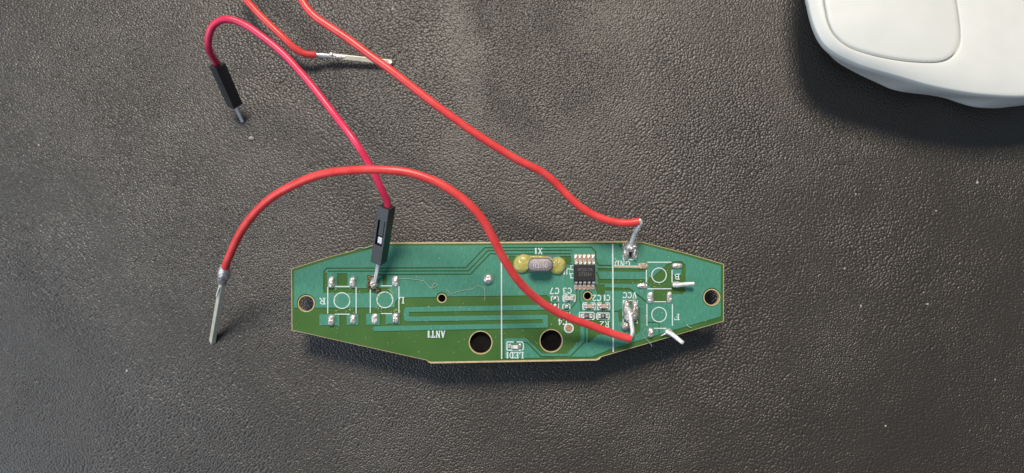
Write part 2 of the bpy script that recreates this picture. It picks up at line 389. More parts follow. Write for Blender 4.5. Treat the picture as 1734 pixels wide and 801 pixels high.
# ---- silkscreen
def silk_line(pts, wd=1.7): return pad('silkscreen_line', ribbon(pts, wd), M['silk'], ZS0, ZS1)
silk_line([(849, 431), (849.5, 608)], 2.1); silk_line([(1037.5, 413), (1038.5, 596)], 2.3)
def key_box(x0, y0, x1, y1, gx0, gx1, gy0=None, gy1=None):
    for x in (x0, x1): silk_line([(x, y0 + 1.0), (x, y1 - 1.0)] if gy0 is None else [(x, gy0), (x, gy1)])
    silk_line([(gx0, y0), (gx1, y0)]); silk_line([(gx0, y1), (gx1, y1)])
key_box(555, 485, 603, 532, 567, 592); key_box(627, 484, 675.5, 531, 645, 664)
key_box(1094.5, 444, 1138, 489, 1096, 1137, 457, 478); key_box(1095.5, 511, 1138.6, 556, 1107, 1128, 515, 552)
for u, v, r_ in ((579, 509, 14.2), (651.7, 507.7, 14.2), (1116, 466, 13.2), (1116, 532.7, 13.2)):
    me, c = ring_mesh(u, v, r_, r_ - 1.7, ZS0, ZS1); place('silkscreen_ring', me, M['silk'], board, c, smooth=False)
def bracket(x0, y0, x1, y1, gap=5, wd=1.7):
    """two halves of a part outline, open in the middle"""
    mx = (x0 + x1) / 2
    silk_line([(mx - gap, y0), (x0 + 1, y0), (x0, y0 + 2), (x0, y1 - 2), (x0 + 1, y1), (mx - gap, y1)], wd)
    silk_line([(mx + gap, y0), (x1 - 1, y0), (x1, y0 + 2), (x1, y1 - 2), (x1 - 1, y1), (mx + gap, y1)], wd)
def frame(x0, y0, x1, y1, wd=1.7):
    silk_line([(x0, y0), (x1, y0)], wd); silk_line([(x0, y1), (x1, y1)], wd)
    silk_line([(x0, y0 + wd / 2), (x0, y1 - wd / 2)], wd); silk_line([(x1, y0 + wd / 2), (x1, y1 - wd / 2)], wd)
bracket(953.5, 499.5, 974, 510, 2); bracket(987, 513, 1008, 524, 3); bracket(1011.5, 513, 1032.5, 524, 3)
frame(981, 529, 1006, 541); frame(1010.5, 530, 1031.5, 540.5)
for (x0, y0, x1) in ((933.5, 501, 945.5), (953, 514.5, 965)):
    silk_line([(x0 + 3, y0), (x0, y0 + 2), (x0, y0 + 9)], 1.5); silk_line([(x1 - 3, y0), (x1, y0 + 2), (x1, y0 + 9)], 1.5)
    silk_line([(x0, y0 + 13), (x0, y0 + 21)], 1.5); silk_line([(x1, y0 + 13), (x1, y0 + 21)], 1.5)
silk_line([(858.5, 579), (870, 579)], 1.9); silk_line([(858.5, 580), (858.5, 592)], 1.9); silk_line([(858, 593), (882, 593)], 1.9)
silk_line([(875, 579), (884, 579), (886.3, 582), (886.3, 591), (884, 593)], 1.9)
silk_line([(1055.5, 412), (1055.5, 439.5), (1078, 439.5), (1078, 412)], 1.7)
silk_line([(1055.5, 548), (1055.5, 509), (1079, 509), (1079, 547), (1072, 547)], 1.7)
silk_line([(971, 449), (966.5, 450), (966.5, 456), (971, 457)], 1.6); silk_line([(971, 463), (966.5, 464), (966.5, 470), (971, 471)], 1.6)
me, c = ring_mesh(963.3, 555.8, 8.4, 6.0, ZS0, ZS1); place('silkscreen_ring', me, M['silk'], board, c, smooth=False)
pad('test_point', circle(963.3, 555.8, 5.6, 24), M['copper_bare'], ZM - 0.002, ZC)

def text(name, s, u0, v0, u1, v1, z0, z1, m, parent, flip=True, offset=0.0):
    """lettering filling the pixel box, turned upside down if flip"""
    cu = bpy.data.curves.new('t', 'FONT'); cu.body = s; cu.align_x = 'LEFT'; cu.size = 1.0; cu.offset = offset; cu.fill_mode = 'FRONT'; cu.resolution_u = 3
    o = bpy.data.objects.new('t', cu); COL.objects.link(o); bpy.context.view_layer.update()
    me = bpy.data.meshes.new_from_object(o.evaluated_get(bpy.context.evaluated_depsgraph_get()))
    bpy.data.objects.remove(o); bpy.data.curves.remove(cu)
    xs = [v.co.x for v in me.vertices]; ys = [v.co.y for v in me.vertices]
    x0, x1, y0, y1 = min(xs), max(xs), min(ys), max(ys)
    c = P((u0 + u1) / 2, (v0 + v1) / 2, z1)
    for v in me.vertices:
        a = (v.co.x - x0) / (x1 - x0); b = (v.co.y - y0) / (y1 - y0)
        if flip: u, vv = u1 + (u0 - u1) * a, v0 + (v1 - v0) * b
        else: u, vv = u0 + (u1 - u0) * a, v1 + (v0 - v1) * b
        v.co = P(u, vv, z1) - c
    return place(name, me, m, parent, c, smooth=False)
# silkscreen letters: strokes on a unit square, thick stems, thin bars, slab serifs
def arc(cx, cy, rx, ry, a0, a1, n=9): return [(cx + rx * math.cos(R(a0 + (a1 - a0) * k / n)), cy + ry * math.sin(R(a0 + (a1 - a0) * k / n))) for k in range(n + 1)]
K, H = .20, .13
GLYPH = {
 'A': [([(.5, 1), (.14, 0)], H), ([(.5, 1), (.84, 0)], K), ([(.27, .33), (.70, .33)], H), ([(0, .05), (.30, .05)], H), ([(.66, .05), (1, .05)], H)],
 'N': [([(.17, 0), (.17, 1)], H), ([(.17, 1), (.83, 0)], K), ([(.83, 0), (.83, 1)], H), ([(0, .95), (.2, .95)], H), ([(0, .05), (.34, .05)], H), ([(.66, .95), (1, .95)], H)],
 'T': [([(.5, 0), (.5, 1)], K), ([(0, .94), (1, .94)], H), ([(.06, 1), (.06, .7)], H), ([(.94, 1), (.94, .7)], H), ([(.28, .05), (.72, .05)], H)],
 '1': [([(.5, 0), (.5, 1)], .26), ([(.2, .05), (.8, .05)], H), ([(.5, .95), (.22, .8)], H)],
 'L': [([(.28, 0), (.28, 1)], K), ([(0, .05), (1, .05)], H), ([(.94, 0), (.94, .34)], H), ([(.05, .95), (.55, .95)], H)],
 'E': [([(.26, 0), (.26, 1)], K), ([(0, .94), (.95, .94)], H), ([(.9, 1), (.9, .72)], H), ([(.26, .5), (.68, .5)], H), ([(0, .06), (1, .06)], H), ([(.94, 0), (.94, .3)], H)],
 'F': [([(.26, 0), (.26, 1)], K), ([(0, .94), (1, .94)], H), ([(.94, 1), (.94, .7)], H), ([(.26, .5), (.70, .5)], H), ([(.05, .05), (.55, .05)], H)],
 'D': [([(.24, 0), (.24, 1)], K), ([(0, .94), (.5, .94)] + arc(.48, .5, .42, .44, 85, -85) + [(.5, .06), (0, .06)], .15)],
 'B': [([(.24, 0), (.24, 1)], K), ([(0, .94), (.5, .94)] + arc(.5, .73, .34, .21, 85, -85) + [(.3, .52)], .14), ([(.5, .52)] + arc(.5, .29, .41, .23, 85, -85) + [(0, .06)], .15)],
 'R': [([(.24, 0), (.24, 1)], K), ([(0, .94), (.5, .94)] + arc(.5, .72, .36, .22, 85, -85) + [(.3, .5)], .14), ([(.48, .5), (.88, .05), (1, .05)], .17), ([(.02, .05), (.46, .05)], H)],
 'X': [([(.13, 1), (.87, 0)], K), ([(.85, 1), (.15, 0)], H), ([(0, .95), (.34, .95)], H), ([(.66, .95), (1, .95)], H), ([(0, .05), (.34, .05)], H), ([(.66, .05), (1, .05)], H)],
 'U': [([(.16, 1), (.16, .35)] + arc(.5, .36, .34, .30, 180, 360) + [(.84, .4), (.84, 1)], .16)],
 'V': [([(.12, 1), (.5, 0)], K), ([(.5, 0), (.88, 1)], H), ([(0, .95), (.32, .95)], H), ([(.70, .95), (1, .95)], H)],
 'C': [(arc(.54, .5, .44, .43, 42, 318, 14), .17), ([(.88, .68), (.92, 1)], .10)],
 'G': [(arc(.52, .5, .42, .43, 48, 330, 14), .17), ([(.58, .42), (1, .42)], H), ([(.85, .42), (.85, .05)], .17)],
 '7': [([(.02, .93), (.98, .93)], .15), ([(.9, .9), (.38, 0)], .17)],
 '3': [(arc(.46, .74, .38, .20, 150, -85), .15), (arc(.46, .29, .42, .23, 85, -150), .15)],
 '2': [(arc(.48, .70, .38, .24, 165, -25, 8) + [(.08, .08)], .16), ([(.04, .07), (.96, .07)], .15)],
 '4': [([(.68, 0), (.68, 1)], .17), ([(.68, 1), (.04, .32)], .12), ([(.02, .30), (1, .30)], .12), ([(.42, .04), (.94, .04)], .10)]}
def silk_text(s, u0, v0, u1, v1):
    wt = [.62 if ch == '1' else 1.0 for ch in s]; gap = .16; tot = sum(wt) + gap * (len(s) - 1); k = (u1 - u0) / tot; x = 0
    vv, ff = [], []; c = P((u0 + u1) / 2, (v0 + v1) / 2, ZS1); q = 0
    for ch, w_ in zip(s, wt):
        cw, chh = w_ * k, v1 - v0
        for pts, wd in GLYPH[ch]:
            loop_ = ribbon([(u1 - (x * k + p[0] * cw), v0 + p[1] * chh) for p in pts], wd * chh * .92); n = len(loop_); b = len(vv); q += 1
            for u, v in loop_: vv.append(P(u, v, ZS1 + q * 1.2e-4))
            for j in range(n // 2 - 1): ff.append((b + j, b + j + 1, b + n - 2 - j, b + n - 1 - j))
        x += w_ + gap
    me = mesh(vv, ff, c); fix(me); return place('silkscreen_text', me, M['silk'], board, c, smooth=False)
for s, a in {'R': (541, 504.5, 551.5, 515.5), 'L': (676.5, 503, 685, 514), 'ANT1': (723.5, 560, 754, 572), 'LED1': (857, 596, 887, 607), 'X1': (905, 420, 918.5, 430.3),
             'U1': (953, 454, 966, 465), 'C7': (931, 487, 947, 498), 'C3': (953, 487, 968, 497.5), 'C2': (1003, 499, 1018, 510), 'C1': (1022, 499, 1033, 509.5),
             'R2': (1015.5, 544, 1032, 554.5), 'C4': (945, 540, 960, 550.5), 'GND': (1041, 441.5, 1067, 451.5), 'VCC': (1054.7, 494.5, 1078, 505), 'B': (1142.5, 463.5, 1151, 473.5),
             'F': (1142, 531.7, 1151, 542)}.items():
    silk_text(s, *a)

# ---- solder pads of the four keys
PXC = 1.0 / 80.2   # cm per pixel at the board
def blob(name, u, v, wu, wv, h, seed, m=M['solder'], parent=board, rough=0.12, power=3.0, peak=(0, 0), rot=0.0, flat=0.0):
    c = P(u, v, ZC - 0.001)
    o = place(name, blob_mesh(wu * PXC, wv * PXC, h, seed, power, rough, peak=peak, flat=flat), m, parent, c); o.rotation_euler.z = rot; return o
for i, (u, v, wu, wv, h) in enumerate(((561.6, 478, 11.5, 20.5, .085), (597.5, 477.7, 11.5, 19, .07), (669.5, 476.4, 11.5, 19, .045), (561.8, 542, 11.5, 19.5, .085), (598, 540.6, 10.5, 16.5, .05),
                                       (634.4, 539.5, 11, 18, .03), (670.2, 538.7, 11.5, 17.5, .06), (1146.5, 450, 18.5, 9.5, .05), (1088, 484, 19, 9.5, .05),
                                       (1101, 504.5, 10.5, 20.5, .04), (1133.5, 503.6, 9.5, 19.5, .035), (1101.3, 563.5, 10.5, 17, .07))):
    blob('solder_pad', u, v, wu, wv, h, i * 1.3 + 2)
blob('oxidised_pad', 1089, 450.5, 19, 10.5, .035, 31, M['burnt_pad'], rough=0.3)
pad('scraped_track', [(1040, 449), (1082, 449.5), (1082, 453.2), (1040, 453)], M['tan_trace'], ZM, ZC + 0.004)
blob('solder_joint', 826.7, 472.8, 17.5, 18, .10, 40, power=2.0, rough=0.06)
blob('solder_joint', 634, 480, 13, 20, .14, 41, power=2.4, rough=0.2)
place('burnt_flux', blob_mesh(16 * PXC, 26 * PXC, .016, 5, 2.2, 0.7), M['flux_brown'], board, P(629, 479, ZC - 0.001))
place('burnt_flux', blob_mesh(16 * PXC, 8 * PXC, .03, 9, 2.2, 0.6), M['flux_brown'], board, P(637, 492, ZC - 0.001))
# GND and VCC joints: a U of solder round a slot
def u_joint(u, v, wu, wv, up, seed):
    s_ = 1 if up else -1
    for k, (du, dv, a, b, h) in enumerate(((-wu * .30, 0.08 * wv * s_, wu * .46, wv * .9, .13), (wu * .30, 0.08 * wv * s_, wu * .46, wv * .9, .15), (0, -wv * .18 * s_, wu * 1.05, wv * .58, .21))):
        blob('solder_joint', u + du, v + dv, a, b, h, seed + k * 2.1, power=2.3, rough=0.2)
u_joint(1067, 424, 24, 30, True, 50); u_joint(1067.5, 528, 24, 40, False, 60)
pad('slot', [(1064, 424), (1069, 424), (1069, 436), (1064, 436)], M['flux_brown'], ZM, ZC + 0.006)
pad('slot', [(1059, 511), (1070, 510), (1070, 514), (1059, 515)], M['flux_brown'], ZM, ZC + 0.02)
blob('solder_joint', 1058.5, 552, 14.5, 15, .10, 71, power=2.0, rough=0.15)
blob('solder_joint', 1145, 482, 17, 11, .09, 72, power=2.2, rough=0.15); blob('solder_joint', 1132, 562, 14, 12, .09, 73, power=2.2, rough=0.25)
# stubs of cut leads
def lead(pts, r0, r1, name='lead', parent=board, m=M['wire_metal'], per=8, wob=0.15):
    path = catmull([P(*p) for p in pts], per); n = len(path)
    rad = [r0 + (r1 - r0) * i / (n - 1) for i in range(n)]; rad = [rad[0]] + rad[1:-2] + [rad[-2] * .93, rad[-1] * .6]
    return place(name, tube_mesh(path, rad, 12, path[0], wob=wob), m, parent, path[0])
lead([(1140, 482.5, .95), (1152, 482, 1.01), (1165, 481, 1.05), (1176.5, 480, 1.08)], .056, .036)
lead([(1129, 561, .95), (1138, 566, 1.02), (1148, 574, 1.08), (1157.5, 581.5, 1.12)], .056, .042)
lead([(1134, 563, .93), (1127, 565, .94), (1119, 569, .93)], .03, .012)

# ---- chip
ic_c = P(989.9, 461.8, 0)
ZI0, ZI1 = ZC + 0.012, ZC + 0.145
a0, a1 = P(972.3, 476, ZI1), P(1007.7, 448, ZI1)
chip = place('chip', box_frame(((a0.x + a1.x) / 2, (a0.y + a1.y) / 2, (ZI0 + ZI1) / 2), X, Y, Z, (a1.x - a0.x) / 2, (a1.y - a0.y) / 2, (ZI1 - ZI0) / 2, 0.014), M['ic'], board,
             ((a0.x + a1.x) / 2, (a0.y + a1.y) / 2, (ZI0 + ZI1) / 2), smooth=False)
cc = base_of(chip)
def gull(u, v0, v1, v2, v3):
    """gull-wing pin from the body (v0) down to its foot (v1..v2) and the solder (v3)"""
    s0 = P(u + .6, v0, ZC + .085); s1 = P(u + .6, v1, ZC + .085); f0 = P(u, v2, ZC + .018); f1 = P(u, v3, ZC + .014)
    path = [s0, s1, f0, f1]; hw, t = 0.029, 0.014
    vv, ff = [], []
    for p in path:
        for dx, dz in ((-hw, -t), (hw, -t), (hw, t), (-hw, t)): vv.append((p.x + dx, p.y, p.z + dz))
    for i in range(3):
        for k in range(4): k2 = (k + 1) % 4; ff.append((4 * i + k, 4 * i + k2, 4 * i + 4 + k2, 4 * i + 4 + k))
    ff += [(3, 2, 1, 0), (12, 13, 14, 15)]
    me = fix(mesh(vv, ff, s0)); return place('pin', me, M['solder'], chip, s0, smooth=False)
for k in range(5):
    u = 974.8 + 7.35 * k
    gull(u, 450, 443.5, 440.5, 431); gull(u, 474, 479, 482, 489.5)
    blob('solder_pad', u - .3, 435.5, 5.0, 12, .028, 80 + k, rough=0.25); blob('solder_pad', u - .3, 486, 5.0, 11, .028, 90 + k, rough=0.25)
for k in range(4):
    u = 978.4 + 7.35 * k
    pad('bare_gap', [(u - 1.2, 431), (u + 1.2, 431), (u + 1.2, 444), (u - 1.2, 444)], M['copper_bare'], ZM, ZC + 0.002)
    pad('bare_gap', [(u - 1.2, 479), (u + 1.2, 479), (u + 1.2, 490), (u - 1.2, 490)], M['copper_bare'], ZM, ZC + 0.002)
text('marking', 'RF2517A', 978.5, 453.5, 1003.5, 459.3, 0, ZI1 + .0012, M['marking'], chip, False)
text('marking', '2735H', 980, 461.5, 1001, 467.3, 0, ZI1 + .0012, M['marking'], chip, False)
pad('pin_dot', circle(977, 469, 1.6, 16), M['resistor'], ZI1 - .002, ZI1 + .001).parent = board

# ---- crystal in its can, glued at both ends
def stadium(cx, cy, w_, h_, n=14):
    r_ = h_ / 2; out = []
    for s_, a0_ in ((1, -90), (-1, 90)):
        for k in range(n + 1):
            a = R(a0_ + 180 * k / n); out.append((cx + s_ * (w_ / 2 - r_) + r_ * math.cos(a), cy + r_ * math.sin(a)))
    return out
def loft(name, secs, m, parent, cap=True):
    """secs: list of loops of world points"""
    n = len(secs[0]); vv = [p for s_ in secs for p in s_]; ff = []
    for j in range(len(secs) - 1):
        for k in range(n): k2 = (k + 1) % n; ff.append((j * n + k, j * n + k2, (j + 1) * n + k2, (j + 1) * n + k))
    if cap: ff += [tuple(range(n - 1, -1, -1)), tuple((len(secs) - 1) * n + k for k in range(n))]
    c = centre(secs[0]); c.z = secs[0][0].z
    me = fix(mesh(vv, ff, c)); return place(name, me, m, parent, c)
def sec(cx, cy, w_, h_, z): q = P(cx, cy, ZC); return [Vector((q.x + x * PXC, q.y - y * PXC, z)) for x, y in stadium(0, 0, w_, h_)]
can = loft('crystal_can', [sec(914.5, 449, 42, 23, ZC + .04), sec(914.5, 449.3, 42, 22.5, ZC + .28), sec(914.5, 449.5, 41, 21.5, ZC + .31), sec(914.5, 449.6, 39.5, 20, ZC + .326), sec(914.5, 449.6, 37, 17.5, ZC + .333)], M['can'], board)
loft('flange', [sec(914.5, 447.5, 53, 28, ZC + .002), sec(914.5, 447.5, 53, 28, ZC + .035), sec(914.5, 447.5, 51.5, 26.5, ZC + .048), sec(914.5, 447.5, 44, 23, ZC + .052)], M['can'], can)
text('marking', 'f12150', 902.5, 446.2, 927, 453.4, 0, ZC + .3345, M['can_mark'], can, False, -0.012)
def glue(u, v, wu, wv, h, seed, rot):
    o = place('glue', blob_mesh(wu * PXC, wv * PXC, h, seed, 2.05, 0.07, 28, 10, flat=.35), M['glue'], board, P(u, v, ZC - .001)); o.rotation_euler.z = rot
glue(886, 446.5, 35, 31, .13, 3, R(24)); glue(944, 449.8, 29, 30, .13, 6, R(-24)); glue(912, 436.0, 46, 6, .07, 11, R(-2))

# ---- small chip parts
def smd(name, u, v, lu, wv, h, body_m, end=0.27, seed=0):
    c = P(u, v, ZC); hl, hw = lu / 2 * PXC, wv / 2 * PXC
    b_ = place(name, box_frame((c.x, c.y, ZC + .012 + h / 2), X, Y, Z, hl * (1 - 2 * end) + .004, hw * .94, h / 2, .008), body_m, board, (c.x, c.y, ZC + .012 + h / 2), smooth=False)
    for s_ in (-1, 1):
        q = Vector((c.x + s_ * hl * (1 - end), c.y, ZC + .012 + h / 2))
        place('terminal', box_frame(q, X, Y, Z, hl * end, hw, h / 2 + .003, .012), M['solder'], b_, q, smooth=False)
        q2 = Vector((c.x + s_ * hl * 1.0, c.y, ZC - .001))
        o = place('solder_fillet', blob_mesh(hl * .62, hw * 2.1, h * .55, seed + s_, 2.6, .12), M['solder'], b_, q2)
    return b_
smd('capacitor', 963.8, 505, 14, 7.5, .055, M['ceramic_pale'], seed=1)
smd('capacitor', 997.5, 518.5, 15.5, 7.5, .06, M['ceramic'], seed=2); smd('capacitor', 1022, 518.5, 15.5, 7.5, .06, M['ceramic'], seed=3)
r1 = smd('resistor', 993.5, 535, 17, 7.5, .045, M['resistor'], end=.28, seed=4); r2 = smd('resistor', 1021, 535.2, 15.5, 6.8, .045, M['resistor'], end=.26, seed=5)
for r_, u, v, s in ((r1, 993.5, 535, '101'), (r2, 1021, 535.2, '0')):
    text('marking', s, u - 2.6 if len(s) > 1 else u - 2, v - 2.2, u + 2.6 if len(s) > 1 else u + 2, v + 2.2, 0, ZC + .012 + .045 + .002, M['can_mark'], r_, False)
for u, v in ((939.3, 505.3), (939.6, 517.6), (959.3, 519), (959.6, 531.5)): blob('solder_pad', u, v, 7.5, 7.5, .05, u, power=2.8)
led = smd('light_diode', 872.5, 587.5, 11, 6.2, .05, M['white_plastic'], end=.18, seed=7)
blob('solder_pad', 863.5, 585.6, 6, 8, .035, 101); blob('solder_pad', 880, 585.6, 7, 8, .035, 103)
text('marking', '11', 868.3, 588, 870.3, 591, 0, ZC + .012 + .05 + .0035, M['resistor'], led, False)

# ---- added unseen blocks: prop up the board, keep its large holes black
for (x0, y0, x1, y1) in ((570, 478, 700, 560), (1050, 470, 1140, 548), (782, 535, 966, 594)):
    q0, q1 = P(x0, y1, .4), P(x1, y0, .4); c = (q0 + q1) / 2; c.z = ZB0 / 2
    place('added_block', box_frame(c, X, Y, Z, (q1.x - q0.x) / 2, (q1.y - q0.y) / 2, ZB0 / 2 - .001, .04), M['matt_black'], board, c, smooth=False)

# ---- flux droplets and specks on the board
rnd = random.Random(4)
def scatter(name, spots, m, parent, kind='stuff'):
    vv, ff = [], []
    for (c, r_, h) in spots:
        k0 = len(vv); n = 6; ph = rnd.random() * 6
        el = rnd.uniform(.6, 1.4)
        for k in range(n):
            a = ph + 2 * math.pi * k / n; q = r_ * rnd.uniform(.75, 1.2)
            vv.append((c.x + q * math.cos(a) * el, c.y + q * math.sin(a), c.z))
        for k in range(n):
            a = ph + 2 * math.pi * (k + .3) / n
            vv.append((c.x + r_ * .6 * math.cos(a) * el, c.y + r_ * .6 * math.sin(a), c.z + h * .75))
        vv.append((c.x, c.y, c.z + h))
        for k in range(n):
            k2 = (k + 1) % n; ff.append((k0 + k, k0 + k2, k0 + n + k2, k0 + n + k)); ff.append((k0 + n + k, k0 + n + k2, k0 + 2 * n))
    loc = base_of(parent) if parent else Vector((0, 0, 0))
    o = place(name, mesh(vv, ff, loc), m, parent, loc); o['kind'] = kind; return o
sp = []
for (u, v, su, sv, n) in ((567, 503, 4, 14, 16), (592, 500, 4, 14, 16), (570, 526, 6, 3, 12), (592, 526, 5, 3, 10), (640, 505, 4, 14, 18), (662, 492, 7, 7, 26), (664, 510, 3, 14, 14), (642, 525, 6, 3, 12), (668, 526, 6, 3, 12),
                          (1109, 485, 12, 5, 18), (1095, 470, 14, 12, 16), (1050, 430, 6, 12, 16), (1090, 540, 4, 20, 12), (1072, 480, 6, 5, 4)):
    for k in range(n):
        s_ = rnd.uniform(.5, 1.5); sp.append((P(rnd.gauss(u, su * .6), rnd.gauss(v, sv * .6), ZC - .001), s_ * PXC, s_ * .5 * PXC))
scatter('flux_droplets', sp, M['flux'], board)
sp = []
def on_board(u, v): return 500 < u < 1218 and 420 < v < 600 and v > 459 - (u - 498) * .27 and v > 414 + (u - 1086) * .27 and v < 553 + (u - 498) * .24 and v < 592 - (u - 1030) * .29 and all((u - h[0]) ** 2 + (v - h[1]) ** 2 > (h[2] + 3) ** 2 for h in HOLES)
while len(sp) < 620:
    u, v = rnd.uniform(498, 1222), rnd.uniform(415, 604)
    if rnd.random() > (.9 if u > 880 else .35): continue
    if not on_board(u, v): continue
    s_ = rnd.choice((.35, .35, .45, .5, .6, .8)); sp.append((P(u, v, ZC - .0005), s_ * PXC, s_ * .7 * PXC))
scatter('dust_specks', sp, M['dust'], board)

# ------------------------------------------------------------------ jumper wires
def wire(thing, pts, rad, m, per=10):
    path = smooth_path(catmull([P(*p) for p in pts], per), 4)
    return place('insulation', tube_mesh(path, rad, 20, path[0]), m, thing, path[0]), path
def frame_of(axis, front):
    """unit axes of a connector: along, across, front"""
    a = axis.normalized(); f = (front - a * front.dot(a)).normalized(); return a, a.cross(f), f
def housing(thing, p0, p1, front, w_=.25, win=True):
    """crimp-connector housing between two points: four walls with a latch window in front"""
    a, s_, f = frame_of(p1 - p0, front); L_ = (p1 - p0).length; mid = (p0 + p1) / 2
    h = w_ / 2
    o = None
    def bx(name, c, hs, ha, hf, par, bev=.006, m=M['black_plastic']):
        return place(name, box_frame(c, s_, a, f, hs, ha, hf, bev), m, par, c, smooth=False)
    # rear body, then the front wall pieces leaving the window open
    o = bx('housing', mid - f * .04, h, L_ / 2, h - .04, thing, .012)
    ft = f * (h - .04)
    q = .04
    if win:
        w0, w1 = .34, .78      # window along the length (fractions from p0)
        bx('front_wall', p0 + a * (L_ * w0 / 2) + ft, h, L_ * w0 / 2, q, o); bx('front_wall', p0 + a * (L_ * (1 + w1) / 2) + ft, h, L_ * (1 - w1) / 2, q, o)
        for k in (-1, 1): bx('side_rail', p0 + a * (L_ * (w0 + w1) / 2) + ft + s_ * k * (h - .022), .022, L_ * (w1 - w0) / 2 - .001, q - .001, o, .003)
        bx('latch', p0 + a * (L_ * .635) + ft - f * .012, h * .46, L_ * .135, q * .6, o, .008)
        bx('contact', p0 + a * (L_ * .42) + ft - f * .016, h * .40, L_ * .055, q * .55, o, .008, M['wire_metal'])
    else:
        bx('front_wall', mid + ft, h, L_ / 2 - .002, q, o)
    return o
def square_pin(thing, p0, p1, half, name='pin', m=M['pin_metal'], front=Vector((0, 0, 1))):
    a, s_, f = frame_of(p1 - p0, front); c = (p0 + p1) / 2
    return place(name, box_frame(c, s_, a, f, half, (p1 - p0).length / 2, half, half * .3), m, thing, c, smooth=False)

# --- crimson wire with two black connectors
tip = P(411, 206, 0.005); hb = P(398, 178, .34); ht = P(367.5, 109, 1.12)
t1 = empty('jumper_wire', (tip.x, tip.y, 0)); tag(t1, 'crimson jumper wire with black connectors at both ends', 'wire', 'red jumper wires')
hdir = (ht - hb).normalized()
square_pin(t1, tip, hb + hdir * .05, .032, m=M['wire_metal'])
hs1 = housing(t1, hb, ht, Vector((.95, -.3, .7)), win=False)
b0 = P(634.5, 479, ZC + .10); b1 = P(641.5, 443, 1.24); b2 = P(655.5, 349, 1.95); bdir = (b2 - b1).normalized()
square_pin(t1, b0, b1 + bdir * .05, .034, m=M['wire_metal'])
hs2 = housing(t1, b1, b2, Vector((-.30, -.05, 1)))
def unp(p):
    d = p - Vector((0, 0, CAM_H)); fw = Vector((0, st, -ct)); up = Vector((0, ct, st)); k = d.dot(fw)
    return (CX + F_PX * d.x / k, CY - F_PX * d.dot(up) / k)
hp = [ht - hdir * .1, ht + hdir * .08]; bp_ = [b2 + bdir * .08, b2 - bdir * .1]
mid_px = [(354, 84, 1.78), (353, 62, 2.02), (362, 42, 2.15), (382, 33, 2.2), (408, 39, 2.2), (440, 59, 2.2), (480, 92, 2.2), (520, 135, 2.25), (560, 186, 2.35), (597, 235, 2.5), (625, 278, 2.42), (643, 314, 2.25)]
path = smooth_path(catmull(hp + [P(*p) for p in mid_px] + bp_, 10), 4)
place('insulation', tube_mesh(path, .072, 20, path[0]), M['pink'], t1, path[0])

# --- red wire arching from the bare pin at the left to VCC
tip = P(359, 579, .004); top = P(379, 464, 1.30)
t2 = empty('jumper_wire', (tip.x, tip.y, 0)); tag(t2, 'red jumper wire arching over the board, bare pin standing on the mat', 'wire', 'red jumper wires')
pdir = (top - tip).normalized()
def crimp(thing, p0, p1, w0, name='pin', m=M['pin_metal'], front=Vector((0, 0, 1))):
    """folded sheet pin: a U channel"""
    a, s_, f = frame_of(p1 - p0, front); c = (p0 + p1) / 2; L_ = (p1 - p0).length
    o = place(name, box_frame(c - f * w0 * .2, s_, a, f, w0, L_ / 2, w0 * .5, w0 * .2), m, thing, c - f * w0 * .2, smooth=False)
    for k in (-1, 1):
        q = c + s_ * k * w0 * .70 + f * w0 * .5
        place('fold', box_frame(q, s_, a, f, w0 * .28, L_ / 2 - .002, w0 * .3, w0 * .1), m, o, q, smooth=False)
    return o
crimp(t2, tip, top - pdir * .1, .066, front=Vector((.55, -.1, -.85)))
path = catmull([top - pdir * .30, top - pdir * .05, top + pdir * .12, top + pdir * .30], 6)
place('solder_joint', tube_mesh(path, [.05 + .078 * math.sin(math.pi * min(1, (i + 1) / len(path) * 1.05)) for i in range(len(path))], 14, path[0], wob=.25), M['solder'], t2, path[0])
lead([(373, 484, 1.16), (369, 494, 1.08), (366.5, 503, 1.02)], .03, .016, 'wire_strand', t2)
pts = [(381.5, 453, 1.50), (386, 438, 1.66), (396, 415, 1.86), (412, 386, 2.12), (435, 357, 2.4), (468, 329, 2.7), (510, 307, 2.9), (555, 293, 3.02), (600, 288, 3.1), (645, 287.5, 3.15), (695, 293, 3.15), (742, 310, 3.12),
       (784, 337, 3.05), (812, 365, 2.95), (832, 398, 2.8), (850, 433, 2.6), (876, 473, 2.3), (910, 507, 1.95), (955, 534, 1.6), (1005, 553, 1.35), (1045, 567, 1.2), (1068, 573.5, 1.16)]
wire(t2, pts, .079, M['coral'])
lead([(1062, 522, 1.0), (1066, 532, 1.08), (1069, 548, 1.14), (1071, 562, 1.17), (1068, 571.5, 1.165)], .052, .044, 'bare_end', t2)
lead([(1067, 534, 1.04), (1067.5, 546, 1.10), (1069, 560, 1.14), (1067, 571, 1.15)], .024, .022, 'bare_end', t2)

